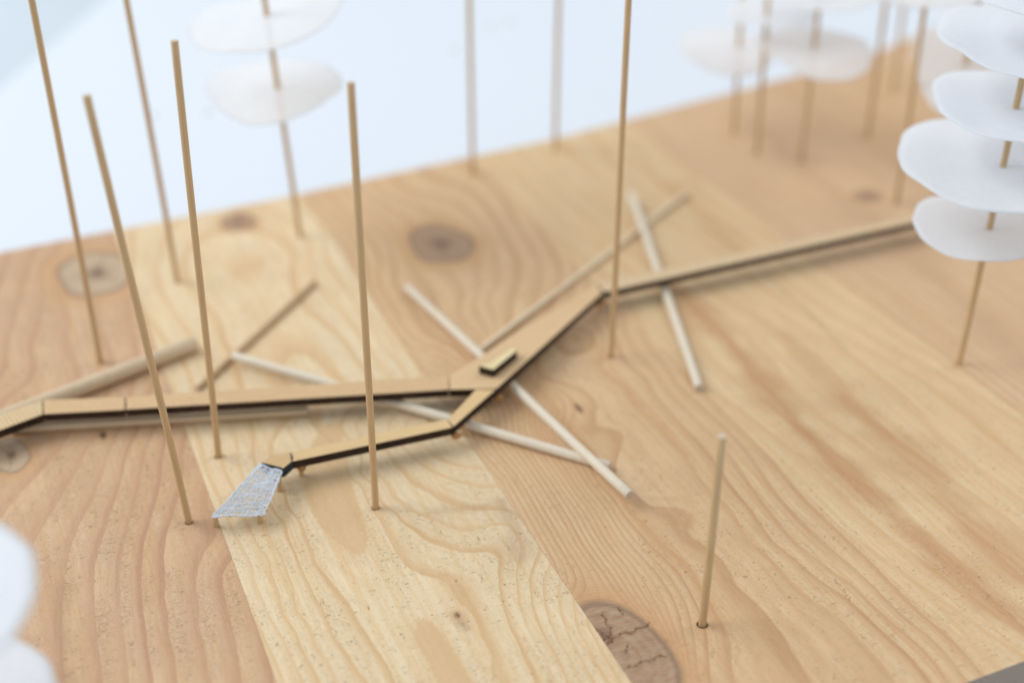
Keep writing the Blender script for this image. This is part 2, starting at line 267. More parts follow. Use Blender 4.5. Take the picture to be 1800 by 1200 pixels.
# ---------------- measured layout, millimetres
RINGS={
 'P0':[(-0.7,416.8,-4),(4.6,446.7,-4),(-13.2,400.3,-4),(7.2,421.1,-3),(12.9,443.1,-3),(-3.1,395.8,-3),(-11.8,379.2,-3),(-11.3,336.5,-2),(-1.8,348.8,-2),(6.1,358.4,-2),(12.7,368.4,-2),(21.6,403.2,-2),(-20.5,270.6,-1),(-17.2,288.7,-1),(-5.5,319.5,-1),(2,332.5,-1),(9.9,346.6,-1),(14.6,356.2,-1),(21.1,366.3,-1),(31.2,399,-1),(-4.9,261.6,0),(-2.8,282.3,0),(-0.2,296.9,0),(3,310.5,0),(8,323.2,0),(13.4,333.2,0),(19.1,347.4,0),(27,365.3,0),(36.3,391.1,0),(3.7,259.3,1),(4.8,275.2,1),(6.4,289.9,1),(9.2,304.2,1),(14.7,318.6,1),(19.8,332.1,1),(24.7,347.1,1),(31.7,361.6,1),(9.4,256.8,2),(11.4,276,2),(13.3,290.9,2),(16.5,304.5,2),(20.9,317.5,2),(25.8,330.7,2),(30.2,344.7,2),(35.2,356.8,2),(15.2,254.2,3),(16.6,270,3),(18.1,284.7,3),(21,299,3),(25.4,312.8,3),(30.4,325.8,3),(35.2,342.4,3),(39.4,354.9,3),(20.1,252.1,4),(21.5,267.8,4),(23.2,282.5,4),(26.2,297.7,4),(29.5,309.4,4),(34.1,318.4,4),(38.4,328.9,4),(28.3,248.5,5),(29.5,260.7,5),(31.4,274.8,5),(33.5,286,5),(36.5,293.9,5),(39.5,298.6,5),(42.7,301.7,5),(34.5,246.4,5.9),(36.7,267.2,5.9),(38.8,285.4,5.9)],
 'P1':[(47,277.5,0),(47.8,262.3,0),(48.8,248.1,0),(49,238.5,0),(47.3,310.6,0),(47.4,340.2,0),(48.4,355.9,0),(47.3,380.7,0),(121.7,378.5,0),(51.9,296.3,1),(53.2,286,1),(52.5,272,1),(52.4,255.3,1),(52.5,237,1),(52.1,319.9,1),(54.3,346.7,1),(51.4,409.5,1),(117.2,380.5,1),(55.6,294.7,2),(53.8,264.3,2),(55.1,249,2),(56.3,235.3,2),(55.9,318.2,2),(59.2,344.6,2),(59.3,351.1,2),(60.5,405.6,2),(111.8,382.9,2),(112.3,449.8,2),(62,300,3),(60.2,278.4,3),(61.5,262.7,3),(61.9,244.4,3),(63.8,232,3),(61.3,318.8,3),(64.8,345.4,3),(66.3,358.2,3),(69.5,401.6,3),(105.5,385.7,3),(64.2,304.6,4),(64.2,279.2,4),(66.8,264.4,4),(67.9,253.4,4),(69.1,242.4,4),(69.6,229.4,4),(65.8,322.8,4),(68.1,337.4,4),(70.5,311.8,4.72),(69.1,301,4.72),(70,291.8,4.72),(72.3,284.1,4.72),(75.1,277.7,4.72),(78,277.7,4.72),(80.5,282.3,4.72),(82.1,288.4,4.72),(82.6,295,4.72),(82.8,303.5,4.72),(72.1,320.1,4.72),(79.3,243.4,4.72),(82.2,247.1,4.72),(83.6,247.9,4.72),(85.5,245.2,4.72),(86.6,239.1,4.72),(87.1,233.3,4.72),(87.1,226.9,4.72),(87.7,221.4,4.72),(78.8,238.1,4.72),(79.1,232.6,4.72),(78.8,225.8,4.72),(75.8,298,4.93),(76.5,289.5,4.93),(82.1,242.6,4.93),(83.9,233,4.93),(82.5,231.5,4.93),(83.3,223.8,4.93),(72.7,263,4.4),(78.2,255.8,4.4),(83.1,256.1,4.4),(87.1,293.1,3.72),(87.5,286,3.72),(87.7,279.2,3.72),(88.8,271.6,3.72),(91.6,265.6,3.72),(96,261.9,3.72),(99.5,256.1,3.72),(100.3,252.1,3.72),(100.1,245.7,3.72),(98.9,238.2,3.72),(97.9,229,3.72),(96.8,219.5,3.72),(87.5,307.3,3.72),(88.1,325.4,3.72),(92.3,260,4.02),(92.6,252.6,4.02),(92.6,247.1,4.02),(92.4,234.7,4.02),(90.1,221.8,4.02),(95.8,255.3,3.93),(96.4,246.6,3.93),(95.4,234.5,3.93),(92.8,222.7,3.93),(92.3,290.7,3.01),(93.5,282,3.01),(95.4,275.8,3.01),(99.1,271,3.01),(104.4,266,3.01),(109.5,263.8,3.01),(110.7,260.7,3.01),(108.2,254.2,3.01),(105.3,246.3,3.01),(103.5,238.4,3.01),(102.8,234.2,3.01),(101.5,223.1,3.01),(100.8,215.6,3.01),(89.1,301.6,3.01),(89.8,316.8,3.01),(90.1,311.2,2.02),(91.8,297.5,2.02),(94.1,289.9,2.02),(98.8,284.6,2.02),(102.9,278.6,2.02),(107.6,273.9,2.02),(114.2,274.2,2.02),(119.4,272.7,2.02),(118.8,265.4,2.02),(116.7,259.9,2.02),(112.4,252.9,2.02),(110.2,246.5,2.02),(108,239.2,2.02),(107.1,230,2.02),(106.8,222.5,2.02),(105.3,213.7,2.02),(93.3,332.8,2.02),(98.3,317.7,1.01),(99.7,307.9,1.01),(103.3,296.5,1.01),(108.3,286.5,1.01),(114.4,281,1.01),(121.9,276.3,1.01),(123.5,270.1,1.01),(123,260.4,1.01),(119.3,256.1,1.01),(114.5,248.2,1.01),(111.1,239,1.01),(109.7,230.5,1.01),(109.4,221.3,1.01),(108.3,212.3,1.01),(99.3,336.8,1.01),(104.7,314.9,0.02),(108,304.2,0.02),(113.3,295.9,0.02),(118.5,290.7,0.02),(124.3,289,0.02),(122.8,253.3,0.02),(118.8,248.8,0.02),(115.6,241.7,0.02),(113.1,233.5,0.02),(111.8,224.6,0.02),(111.4,215.6,0.02),(110.9,211.2,0.02),(104.3,334.6,0.02),(110.8,310,-1),(115.3,304,-1),(122,299,-1),(122.3,246,-1),(118.3,237.7,-1),(116,228.3,-1),(115.1,218.2,-1),(114.1,209.8,-1),(109.2,332.5,-1),(122.9,238.5,-2),(120.3,231.5,-2),(118.7,220.5,-2),(117.3,208.4,-2),(119.6,314.7,-2),(120.8,337.6,-2),(121.4,227.6,-3),(120.4,219.1,-3),(119.9,207.2,-3),(78.5,397.6,3.55),(91.1,392,3.8),(98.3,388.9,3.6),(84.3,462.2,3.6),(54.2,475.4,1.2),(64.2,471,2.3),(74.2,466.6,3.3),(104.3,453.4,3.3),(94.3,457.8,3.75),(120.3,446.3,0.6),(48.5,373.1,0.3),(116.1,343.2,0.3),(55.2,370.1,1.3),(62,367.1,2.4),(71.3,363,3.4),(81.4,358.5,3.9),(89.9,354.8,3.95),(98.3,351.1,3.5),(104.2,348.5,2.6),(111,345.5,1.4)],
 'P2':[(124.6,276.5,0),(125.7,293.4,0),(129.7,274.2,3),(134.9,272,6),(140,269.7,9),(145.1,267.5,12),(135.4,201.8,15),(140.6,208,15),(130.4,291.3,2.8),(135,289.3,5.6),(139.7,287.2,8.4),(144.3,285.2,11.2),(148.2,239.6,14),(147.7,230,14),(146.7,224.5,14),(124.4,260.4,0.5),(125.2,312.2,0.5),(129.2,258.2,3.4),(134,256.1,6.3),(138.8,254,9.2),(143.6,251.9,12.1),(124.4,247.6,1.3),(128.5,245.8,3.64),(132.6,244,5.98),(136.7,242.1,8.32),(140.8,240.3,10.66),(162.9,389.9,13),(176.8,411.6,13),(183.5,444.2,13),(182.6,472.5,13),(169,490.3,13),(124.4,237.8,3.5),(129,235.8,5.88),(133.6,233.8,8.25),(138.2,231.8,10.62),(128.7,337.7,1),(135.8,334.6,4),(142.8,331.4,7),(149.9,328.3,10),(131.2,309.6,3.62),(137.3,306.9,6.75),(143.3,304.2,9.88),(153.9,263.6,17),(155.6,246.6,17),(155.7,226.5,17),(154.9,217.3,17),(153.7,281.1,17),(154.4,305.9,17),(156.5,336.2,17),(178.7,252.6,18.6),(177.8,230.3,18.6),(177,209.9,18.6),(174.2,184.7,18.6),(164.5,258.9,17.8),(164.2,236.3,17.8),(164,215.7,17.8),(161.3,190.4,17.8),(184.6,235.9,20),(185.7,228.1,20),(187,218.7,20),(190.2,207.6,20),(190.8,201.5,20),(191.1,193,20),(192,185.3,20),(191.7,176,20),(186.6,257.7,20),(189.3,292.1,20),(191.8,322.5,20),(193.7,350.8,20),(190,234.1,21),(191.5,224.3,21),(194.2,203.5,21),(194.9,175.6,21),(191.4,251.3,21),(197.7,233.3,22),(198.7,218.6,22),(199.7,195.3,22),(200.1,175.4,22),(198,257,22),(199.6,317.2,22),(148.3,196.1,17.1),(121.1,370.9,5),(121.5,421.8,5),(123.2,470.8,5),(130.7,374.6,8),(131.1,417.6,8),(134,482.5,8),(150.6,365.8,11),(156.9,397.1,11),(166.6,375.3,14.2),(183.9,403.7,14.2),(191.8,440.6,14.2),(195.4,478.7,14.2),(175,371.6,15.5),(193.7,399.3,15.5),(204.3,451.6,15.5),(208.6,497.6,15.5),(181,356.4,16.4),(198.6,397.2,16.4),(208.5,438.6,16.4),(172,280,18.15),(180,280,18.7),(172,300,18.15),(180,300,18.7),(172,320,18.15),(180,320,18.7),(172,340,18.15),(180,340,18.7),(172,360,18.15),(180,360,18.7),(165,300,17.7),(164,330,17.6),(163,355,17.4)],
}
KNOTS=[('P0', 36.0, 468.9, 14.6, 17.4), ('P0', -6.6, 364.0, 5.2, 9.6), ('P2', 125.8, 214.5, 11.7, 20.8), ('P2', 163.0, 438.6, 12.2, 16.4), ('P1', 95.3, 488.5, 6.8, 7.6), ('P1', 92.4, 244.9, 0.7, 1.2), ('P4', 341.0, 405.6, 6.1, 5.1), ('P2', 163.0, 316.6, 1.0, 3.0), ('P0', 20.7, 363.2, 1.2, 2.2)]
STAINS=[('P3', [(229.6, 374.1), (227.9, 327.7), (222.1, 281.0), (222.2, 232.1), (223.4, 201.4), (224.8, 180.8)], 4.5, 0.8), ('P3', [(243.6, 287.0), (244.7, 253.2), (240.9, 222.4), (239.1, 197.0)], 7, 0.6), ('P3', [(248.2, 326.8), (243.6, 287.0)], 5, 0.3), ('P2', [(155.2, 265.9), (155.6, 246.6), (155.7, 226.5), (153.8, 215.5)], 2.6, 0.6), ('P2', [(156.5, 336.2), (156.0, 305.2), (154.9, 283.5), (155.2, 265.9)], 2.6, 0.6), ('P2', [(222.4, 501.2), (225.5, 483.8), (219.1, 439.5), (212.4, 405.7)], 5, 0.45), ('P2', [(221.0, 510.5), (221.6, 495.1), (221.0, 485.8)], 3, 0.8), ('P0', [(-5.7, 262.0), (-3.3, 282.5), (-0.6, 297.1)], 2, 0.5), ('P3', [(265.2, 367.8), (265.0, 344.9), (262.7, 310.4)], 0.6, 1.0), ('P2', [(184.8, 350.7), (182.7, 317.4), (182.6, 280.6)], 2.0, 0.5), ('P1', [(121.4, 283.6), (120.6, 271.4), (116.7, 259.9)], 4, 0.5), ('P1', [(101.4, 286.8), (115.9, 283.2), (125.5, 284.6)], 2, 0.35), ('P4', [(339.0, 502.4), (332.5, 436.6), (327.4, 360.0), (311.8, 279.0)], 6, 0.3), ('P3', [(270.1, 445.7), (266.9, 386.6)], 5, 0.4), ('P2', [(191.0, 215.7), (190.2, 207.4)], 0.35, 1.3), ('P1', [(92.2, 244.5), (92.6, 239.1)], 1.2, 0.7)]
CRACKS=[[(127.5, 229.9), (127.0, 225.1), (126.1, 221.4), (123.1, 221.2)], [(123.6, 225.4), (124.3, 222.9), (125.2, 219.6), (123.5, 219.5)], [(127.4, 221.3), (131.2, 221.0), (134.7, 221.2), (137.0, 221.8)], [(127.7, 216.9), (126.5, 214.6)], [(124.6, 210.1), (128.0, 210.4), (132.0, 210.3), (134.9, 210.1)], [(132.6, 230.0), (132.2, 227.8)]]
STICKS=[('A', [27.2, 405.7], [27.3, 405.7, 124.9]), ('B', [36.1, 310.6], [29.0, 311.2, 130.3]), ('C', [62.6, 450.1], [59.8, 450.5, 107.2]), ('D', [51.0, 338.0], [55.1, 337.3, 131.1]), ('E', [87.0, 295.3], [88.1, 295.0, 129.9]), ('F', [198.7, 492.5], [198.6, 492.6, 76.3]), ('G', [241.4, 499.5], [241.6, 499.4, 68.6]), ('H', [186.3, 339.4], [186.7, 339.1, 123.8]), ('I', [149.3, 215.9], [149.3, 215.9, 60.8]), ('K', [347.5, 395.2], [346.4, 396.1, 81.2]), ('L1', [324.2, 483.5], [322.7, 484.5, 57.2]), ('L2', [321.8, 460.7], [320.5, 461.6, 54.7]), ('L3', [335.8, 446.7], [335.3, 447.0, 67.1]), ('L4', [378.2, 456.2], [377.6, 456.7, 58.3]), ('L5', [423.0, 496.4], [421.8, 497.4, 42.6]), ('T1', [114.3, 466.8], [109.9, 467.9, 95.4]), ('R', [291.6, 287.9], [292.1, 287.4, 73.1]), ('T2', [369.9, 395.8], [370.7, 395.0, 57.0])]
RODS=[('R1', (138.4, 409.2, 1.5), (154.5, 265.9, 4.4), 1.5), ('R2', (68.1, 386.5, 3.4), (157.3, 283.7, 1.5), 1.5), ('R3', (53.2, 375.5, 1.0), (108.6, 427.4, 1.0), 1.0), ('R4', (58.3, 400.6, 2.7), (-28.2, 375.0, 2.7), 2.7), ('R5', (-5.0, 376.2, 1.5), (82.5, 348.1, 1.5), 1.5), ('R6', (145.6, 358.8, 1.2), (272.2, 436.6, 1.0), 1.0), ('R7', (248.0, 440.2, 3.4), (203.0, 308.9, 1.5), 1.5)]
DECK={'left': [(-19.1, 373.0), (5.9, 378.5), (4.9, 370.2), (-19.8, 363.8)], 'span_a': [(6.1, 378.4), (29.9, 369.7), (28.6, 362.4), (5.0, 370.2)], 'span_b': [(30.1, 369.6), (127.7, 339.9), (124.6, 332.1), (28.8, 362.4)], 'diag': [(127.8, 339.9), (143.4, 347.1), (156.9, 354.3), (197.9, 373.8), (197.2, 367.0), (138.7, 326.5), (124.7, 332.0)], 'link': [(132.4, 328.9), (138.4, 326.3), (118.5, 312.9), (118.2, 317.3)], 'low': [(118.3, 317.6), (118.2, 312.7), (68.8, 315.9), (69.6, 320.7)], 'end': [(69.5, 320.7), (68.6, 316.0), (65.2, 313.6), (60.3, 318.7), (64.2, 321.6)], 'right': [(198.1, 373.7), (337.7, 371.6), (420.5, 370.1), (415.0, 364.3), (333.4, 366.1), (197.6, 366.8)]}
BLOCK=[(136.9, 336.7), (140.2, 332.7), (151.8, 340.1), (151.5, 342.6), (140.7, 337.2)]
CLOTH=[(59.7, 318.4, 8.0), (64.6, 312.4, 8.0), (55.4, 299.7, 4.5), (41.8, 304.9, 4.5)]
PEGS=[(42.8, 305.7), (54.8, 302.3), (63.8, 314.2), (71.7, 318.7), (123.7, 317.8), (139.6, 331.1), (196.5, 368.5), (145.8, 331.9)]
TABLE=[(26.8, 785.1), (108.6, 920.6)]
FLATS=[[(90.6, 339.0), (86.8, 341.7), (80.5, 335.2), (74.1, 323.8), (70.5, 311.8), (69.1, 301.0), (70.0, 291.8), (72.3, 284.1), (75.1, 277.7), (78.0, 277.7), (80.5, 282.3), (82.1, 288.4), (82.6, 295.0), (83.5, 303.2), (85.8, 317.1)], [(79.3, 243.4), (82.2, 247.1), (83.6, 247.9), (85.5, 245.2), (86.6, 239.1), (87.1, 233.3), (87.1, 226.9), (87.6, 217.8), (78.7, 221.7), (79.1, 232.6), (78.8, 238.1)], [(91.7, 265.0), (96.0, 261.9), (99.5, 256.1), (100.3, 252.1), (100.1, 245.7), (98.9, 238.2), (97.9, 229.0), (96.2, 214.0), (92.8, 215.5), (93.1, 229.0), (93.5, 237.6), (92.5, 244.9), (92.6, 247.1), (92.6, 252.6), (92.3, 260.0)]]
# ---------------------------------------------------------------- numeric helpers for the planks
def tps(points, lam=60):
    P = np.array(points, float); X = P[:, :2]/50.0; n = len(P)
    def U(d2): return np.where(d2 > 1e-12, .5*d2*np.log(np.maximum(d2, 1e-12)), 0)
    K = U(((X[:, None]-X[None])**2).sum(-1)) + np.eye(n)*lam*1e-4
    Pm = np.hstack([np.ones((n, 1)), X]); A = np.zeros((n+3, n+3))
    A[:n, :n] = K; A[:n, n:] = Pm; A[n:, :n] = Pm.T
    sol = np.linalg.lstsq(A, np.concatenate([P[:, 2], [0, 0, 0]]), rcond=None)[0]
    def f(x, y):
        q = np.stack([x, y], -1)/50.0; out = np.empty(len(q))
        for i in range(0, len(q), 20000):
            b = q[i:i+20000]
            out[i:i+20000] = U(((b[:, None]-X[None])**2).sum(-1))@sol[:n] + sol[n] + b@sol[n+1:]
        return out
    return f
def sm(a, b, x): t = np.clip((x-a)/(b-a), 0, 1); return t*t*(3-2*t)
def seg_dist(x, y, poly):
    d = np.full(len(x), 1e9)
    for (ax, ay), (bx, by) in zip(poly[:-1], poly[1:]):
        vx, vy = bx-ax, by-ay; t = np.clip(((x-ax)*vx+(y-ay)*vy)/(vx*vx+vy*vy), 0, 1)
        d = np.minimum(d, np.hypot(x-ax-t*vx, y-ay-t*vy))
    return d
SEAM = [(-121, -118), (-40, -36), (41.2, 48.3), (122.6, 125.9), (206, 203), (293.5, 285), (375, 368), (457, 450), (539, 532)]
NAMES = ['PL', 'P0', 'P1', 'P2', 'P3', 'P4', 'P5', 'P6']
YF = 172.0
def yback(x): return np.interp(x, [-130, 4, 120, 250, 366, 441, 514, 545], [500, 500.5, 503, 512, 529, 541, 566, 572])
TH = 40.0
def seamx(k, y): a, b = SEAM[k]; return a+(b-a)*(y-172)/(520-172)

def field(nm, x, y):
    if nm in RINGS: base = tps(RINGS[nm])
    else:
        k = NAMES.index(nm); sp = {'P3': 10.5, 'P4': 3.6, 'P5': 6.0, 'P6': 4.5, 'PL': 7.0}[nm]
        def base(x, y):
            u = x-seamx(k, y)
            return u/sp + 1.1*np.sin(y*.008+k)+.5*np.sin(u*.05+y*.021+k*2)+.2*np.sin(y*.06+u*.1)
    kn = [q for q in KNOTS if q[0] == nm]
    xx = x.copy(); z = np.zeros(len(x))
    knot = z.copy(); halo = z.copy(); kr = z.copy(); rim = z.copy(); crack = z.copy(); stain = z.copy(); core = z.copy()
    for _, cx, cy, rx, ry in kn:
        th = np.arctan2((y-cy)/ry, (x-cx)/rx)
        rr = np.hypot((x-cx)/rx, (y-cy)/ry)*(1+(.045*np.sin(3*th+cx)+.03*np.sin(5*th+cy))*(0.25 if rx == KNOTS[2][3] else 1))
        if rx > 3.5:
            g = np.where(rr > 1, 1-np.exp(-(rr**2-1)*1.6), 0)
            xx = cx+(xx-cx)*g
            knot = np.maximum(knot, 1-sm(.90, 1.05, rr))
            kr = np.where(rr < 1.3, rr*4.5, kr)
            if (nm, cx) != ('P2', KNOTS[2][1]): core = np.maximum(core, np.exp(-(rr/.30)**2)+.5*np.exp(-(((np.abs(np.sin(th*1.5+cx)))*rr)/.06)**2)*(rr < .8))
            rim = np.maximum(rim, np.exp(-((rr-.97)/.07)**2))
            halo = np.maximum(halo, np.where(rr > 1, np.exp(-((rr-1)/.42)**2), 0))
        else:
            core = np.maximum(core, 1-sm(.5, 1.2, rr)); halo = np.maximum(halo, .8*np.exp(-(rr/2.2)**2))
    ring = base(xx, y)
    for pn, pl, wd, s in STAINS:
        if pn != nm: continue
        d = seg_dist(x, y, pl)
        if wd < 1: crack = np.maximum(crack, np.exp(-(d/(wd*1.2))**2)*min(s, 1)*.8)
        else:
            y0, y1 = min(q[1] for q in pl), max(q[1] for q in pl)
            wob = 1+.35*np.sin(y*.13)+.2*np.sin(y*.37+x*.2)
            stain = np.maximum(stain, s*np.exp(-(d/(wd*wob))**2))
    if nm == 'P2':
        core = np.maximum(core, 1.1*np.exp(-(((x-124.6)/1.9)**2+((y-222.5)/3.2)**2)))
        for pl in CRACKS:
            jx = x+.3*np.sin(y*1.7)+.1*np.sin(y*4.7+x*3); jy = y+.35*np.sin(x*1.4)+.12*np.sin(x*4.1)
            crack = np.maximum(crack, 1-sm(.15, .6, seg_dist(jx, jy, pl)))
    flat = z.copy()
    if nm == 'P1':
        for pi, poly in enumerate(FLATS):
            ins = np.zeros(len(x), bool); px, py = np.array(poly).T
            xj = x+.22*np.sin(y*2.3)+.16*np.sin(y*5.3+1); yj = y+.2*np.sin(x*2.9)+.12*np.sin(x*6.1)
            for i in range(len(poly)):
                j = i-1; cnd = (py[i] > yj) != (py[j] > yj)
                with np.errstate(divide='ignore', invalid='ignore'):
                    ins ^= cnd & (xj < (px[j]-px[i])*(yj-py[i])/(py[j]-py[i])+px[i])
            d = seg_dist(xj, yj, list(poly)+[poly[0]]); sd = np.where(ins, d, -d)
            m = sm(-.25, .35, sd)
            if pi == 2: m = m*(1-.55*sm(0, 30, 265-y))*(.55+.45*np.exp(-d/3.0))
            flat = np.maximum(flat, m)
    return dict(core=core, flat=flat, ring=ring, knot=knot, halo=halo, kring=kr, rim=rim, crack=crack, stain=stain)

def build_plank(k, nm, mats, parent, holes, du, dy_near, dy_far, zoff, label=None):
    w = 82; nu = int(w/du)+1
    ys = list(np.arange(172, 300, dy_near))+list(np.arange(300, 516, dy_far)); ys = np.array(ys+[516.0])
    vv = (ys-172)/(516-172); uu = np.linspace(0, 1, nu)
    U_, V_ = np.meshgrid(uu, vv)                       # rows = v
    gap = .03
    yy0 = 172+V_*344
    X = seamx(k, yy0)+gap/2+(seamx(k+1, yy0)-seamx(k, yy0)-gap)*U_
    Y = YF+V_*(yback(X)-YF)
    X = seamx(k, Y)+gap/2+(seamx(k+1, Y)-seamx(k, Y)-gap)*U_
    nv = len(vv); idx = np.arange(nv*nu).reshape(nv, nu)
    x = X.ravel(); y = Y.ravel()
    keep = np.ones((nv-1, nu-1), bool); extra = []; F2 = []
    base = nv*nu
    for hx, hy, hr in holes:
        if not (seamx(k, hy)+3 < hx < seamx(k+1, hy)-3): continue
        m = (np.abs(X-hx) < hr+.35) & (np.abs(Y-hy) < hr+.35)
        jj, ii = np.where(m)
        if len(jj) == 0: continue
        j0, j1, i0, i1 = jj.min()-1, jj.max()+1, ii.min()-1, ii.max()+1
        keep[j0:j1, i0:i1] = False
        loop = [(j0, i) for i in range(i0, i1)]+[(j, i1) for j in range(j0, j1)]+[(j1, i) for i in range(i1, i0, -1)]+[(j, i0) for j in range(j1, j0, -1)]
        n = len(loop); a0 = base+len(extra)
        for j, i in loop:
            a = math.atan2(Y[j, i]-hy, X[j, i]-hx); extra.append((hx+hr*math.cos(a), hy+hr*math.sin(a), zoff))
        for q in range(n): e = extra[a0-base+q]; extra.append((e[0], e[1], zoff-6))
        for q in range(n):
            q2 = (q+1) % n; A = idx[loop[q]]; B = idx[loop[q2]]
            F2.append((int(A), int(B), a0+q2, a0+q)); F2.append((a0+q, a0+q2, a0+n+q2, a0+n+q))
        F2.append(tuple(a0+n+q for q in range(n)))
    if extra:
        ex = np.array(extra); x = np.concatenate([x, ex[:, 0]]); y = np.concatenate([y, ex[:, 1]])
    fl = field(nm, x, y)
    z = zoff-.35*fl['crack']-.04*np.clip(fl['knot'], 0, 1)
    # sawn edge slightly broken
    if extra: z[base:] = ex[:, 2]
    e = np.minimum(np.abs(x-seamx(k, y)), np.abs(x-seamx(k+1, y)))
    z[:base] -= (.03*(1-sm(0, .5, e[:base])))
    A = idx[:-1, :-1][keep]; B = idx[:-1, 1:][keep]; Cc = idx[1:, 1:][keep]; D = idx[1:, :-1][keep]
    F = np.stack([A, B, Cc, D], 1).tolist()+F2
    ntop = len(F)
    # skirt
    per = [idx[0, i] for i in range(nu-1)]+[idx[j, nu-1] for j in range(nv-1)]+[idx[nv-1, i] for i in range(nu-1, 0, -1)]+[idx[j, 0] for j in range(nv-1, 0, -1)]
    b0 = len(x); n = len(per)
    xs = x[per]; ysx = y[per]
    V = list(zip(x.tolist(), y.tolist(), z.tolist()))+[(a, b, -TH) for a, b in zip(xs.tolist(), ysx.tolist())]
    for q in range(n): q2 = (q+1) % n; F.append((int(per[q]), b0+q, b0+q2, int(per[q2])))
    F.append(tuple(b0+q for q in range(n-1, -1, -1)))
    slots = [0]*ntop+[1]*(n+1)
    o = link('plank', V, F, mats, parent, origin=(float(xs.mean()), 172, -TH), slots=slots)
    me = o.data
    for key, arr in fl.items():
        at = me.attributes.new(key, 'FLOAT', 'POINT')
        at.data.foreach_set('value', np.concatenate([arr, np.zeros(n)]).astype(np.float32))
    if label: o['label'] = label
    return o

# ---------------------------------------------------------------- setting
m_table = plain('white_sheet', C4(.70, .738, .785), .6, .0, .01)
m_floor = plain('grey_floor', C4(.58, .64, .68), .6, .04, .006)
(t0x, t0y), (t1x, t1y) = TABLE
dx, dy = t1x-t0x, t1y-t0y
far = [(t0x-dx*7, t0y-dy*7), (t0x+dx*7, t0y+dy*7)]     # left-hand table edge, a straight line
T = [far[0], (far[0][0]+2600, far[0][1]-1300), (far[1][0]+2600, far[1][1]-1300), far[1]]
V = [(a, b, z) for z in (-TH, -TH-1.2) for a, b in T]
tb = link('backdrop', V, [(0, 1, 2, 3), (7, 6, 5, 4), (0, 4, 5, 1), (1, 5, 6, 2), (2, 6, 7, 3), (3, 7, 4, 0)], m_table); tb['kind'] = 'structure'
fl_ = link('floor', [(-9000, -9000, -41.4), (9000, -9000, -41.4), (9000, 9000, -41.4), (-9000, 9000, -41.4)], [(0, 1, 2, 3)], m_floor); fl_['kind'] = 'structure'

# ---------------------------------------------------------------- the laminated wooden board
pale = dict(early=C4(.70, .53, .32), late=C4(.52, .31, .135))
W_pink0 = wood('pine_pinkish', C4(.665, .455, .275), C4(.48, .26, .145), .86, fuzz=2.0, pink=.9, knotc=C4(.56, .41, .26), start=.35, hair=.5)
W_pale = wood('pine_pale', C4(.79, .625, .40), C4(.62, .39, .185), .74, fuzz=1.2, pink=.3, seedoff=300, start=.60, hair=1.2)
W_pink2 = wood('pine_rose', C4(.71, .495, .285), C4(.50, .27, .13), .70, fuzz=1.1, pink=.5, seedoff=700, stainc=C4(.56, .29, .11), start=.4, rib=1.6)
W_streak = wood('pine_streaked', C4(.73, .54, .315), C4(.58, .34, .155), .48, fuzz=.9, pink=.4, seedoff=1300, stainc=C4(.46, .20, .065))
W_pink4 = wood('pine_fine_rose', C4(.685, .475, .285), C4(.50, .30, .165), .60, fuzz=.6, pink=.6, seedoff=1900)
W_mid = wood('pine_mid', C4(.635, .425, .24), C4(.48, .27, .13), .6, fuzz=.5, pink=.5, seedoff=2500)
EG = endgrain('end_grain', C4(.42, .34, .27))
board = root('wooden_board', (206, 340, -TH), 'wide base board of glued pine planks with knots, under the whole model', 'board')
STK = {n: (b, t) for n, b, t in STICKS}
STK['A'] = (STK['A'][0], [27.4, 405.7, 131.5]); STK['H'] = (STK['H'][0], [186.8, 339.0, 131.0])
holes = [(b[0], b[1], 1.55 if n == 'I' else 1.22) for n, (b, t) in STK.items() if n in 'ABCDEHIR']
spec = [(0, 'PL', W_mid, 1.5, 1.5, 2.5, .0, None), (1, 'P0', W_pink0, .6, .6, 1.2, .05, 'pinkish plank with broad sweeping rings and round knots'),
        (2, 'P1', W_pale, .6, .6, 1.2, -.04, 'pale yellow plank with looping rings'), (3, 'P2', W_pink2, .45, .45, 1.0, .03, 'rosy plank with fine rings and two big knots'),
        (4, 'P3', W_streak, .8, .8, 1.5, -.03, 'plank with brown resin streaks'), (5, 'P4', W_pink4, .8, 1.2, 1.5, .03, None),
        (6, 'P5', W_mid, 1.2, 2, 2, 0, None), (7, 'P6', W_pink4, 1.5, 2.5, 2.5, .03, None)]
for k, nm, m, du, dn, df, zo, lb in spec:
    build_plank(k, nm, [m, EG], board, holes, du, dn, df, zo, lb)

# ---------------------------------------------------------------- standing sticks
M_st = rodmat('standing_stick', C4(.64, .44, .235), C4(.47, .30, .15), .5)
M_cut = rodmat('cut_end', C4(.66, .55, .43), C4(.5, .4, .3), .7)
M_rod = rodmat('birch_rod', C4(.78, .69, .55), C4(.66, .55, .41), .5)
M_brown = rodmat('brown_rod', C4(.54, .37, .20), C4(.42, .27, .14), .55)
M_tan = rodmat('tan_rod', C4(.84, .70, .50), C4(.75, .60, .40), .6)
M_dow = rodmat('thick_dowel', C4(.68, .53, .36), C4(.55, .40, .25), .5)
LAB = {
 'A': 'tall bare stick nearest the left edge, its foot behind the thick dowel',
 'B': 'most tilted bare stick, its foot on the pink plank beside the gauze ramp',
 'C': 'blurred bare stick behind the tip of the thick dowel, on the pale plank',
 'D': 'bare stick in front of the walkway with its foot just above the gauze ramp',
 'E': 'bare stick standing on the pale plank just in front of the low narrow strip',
 'F': 'blurred bare stick by the far edge of the board behind the big grey knot',
 'G': 'faint blurred stick at the far edge, right of the brown resin streak',
 'H': 'tall bare stick rising past the bend where the wide deck meets the right-hand strip',
 'I': 'short bare stick in a drilled hole beside the large knot at the front'}
r_ = 1.0
def vtop(b, t, h): f = h/t[2]; return (b[0]+(t[0]-b[0])*f, b[1]+(t[1]-b[1])*f, h)
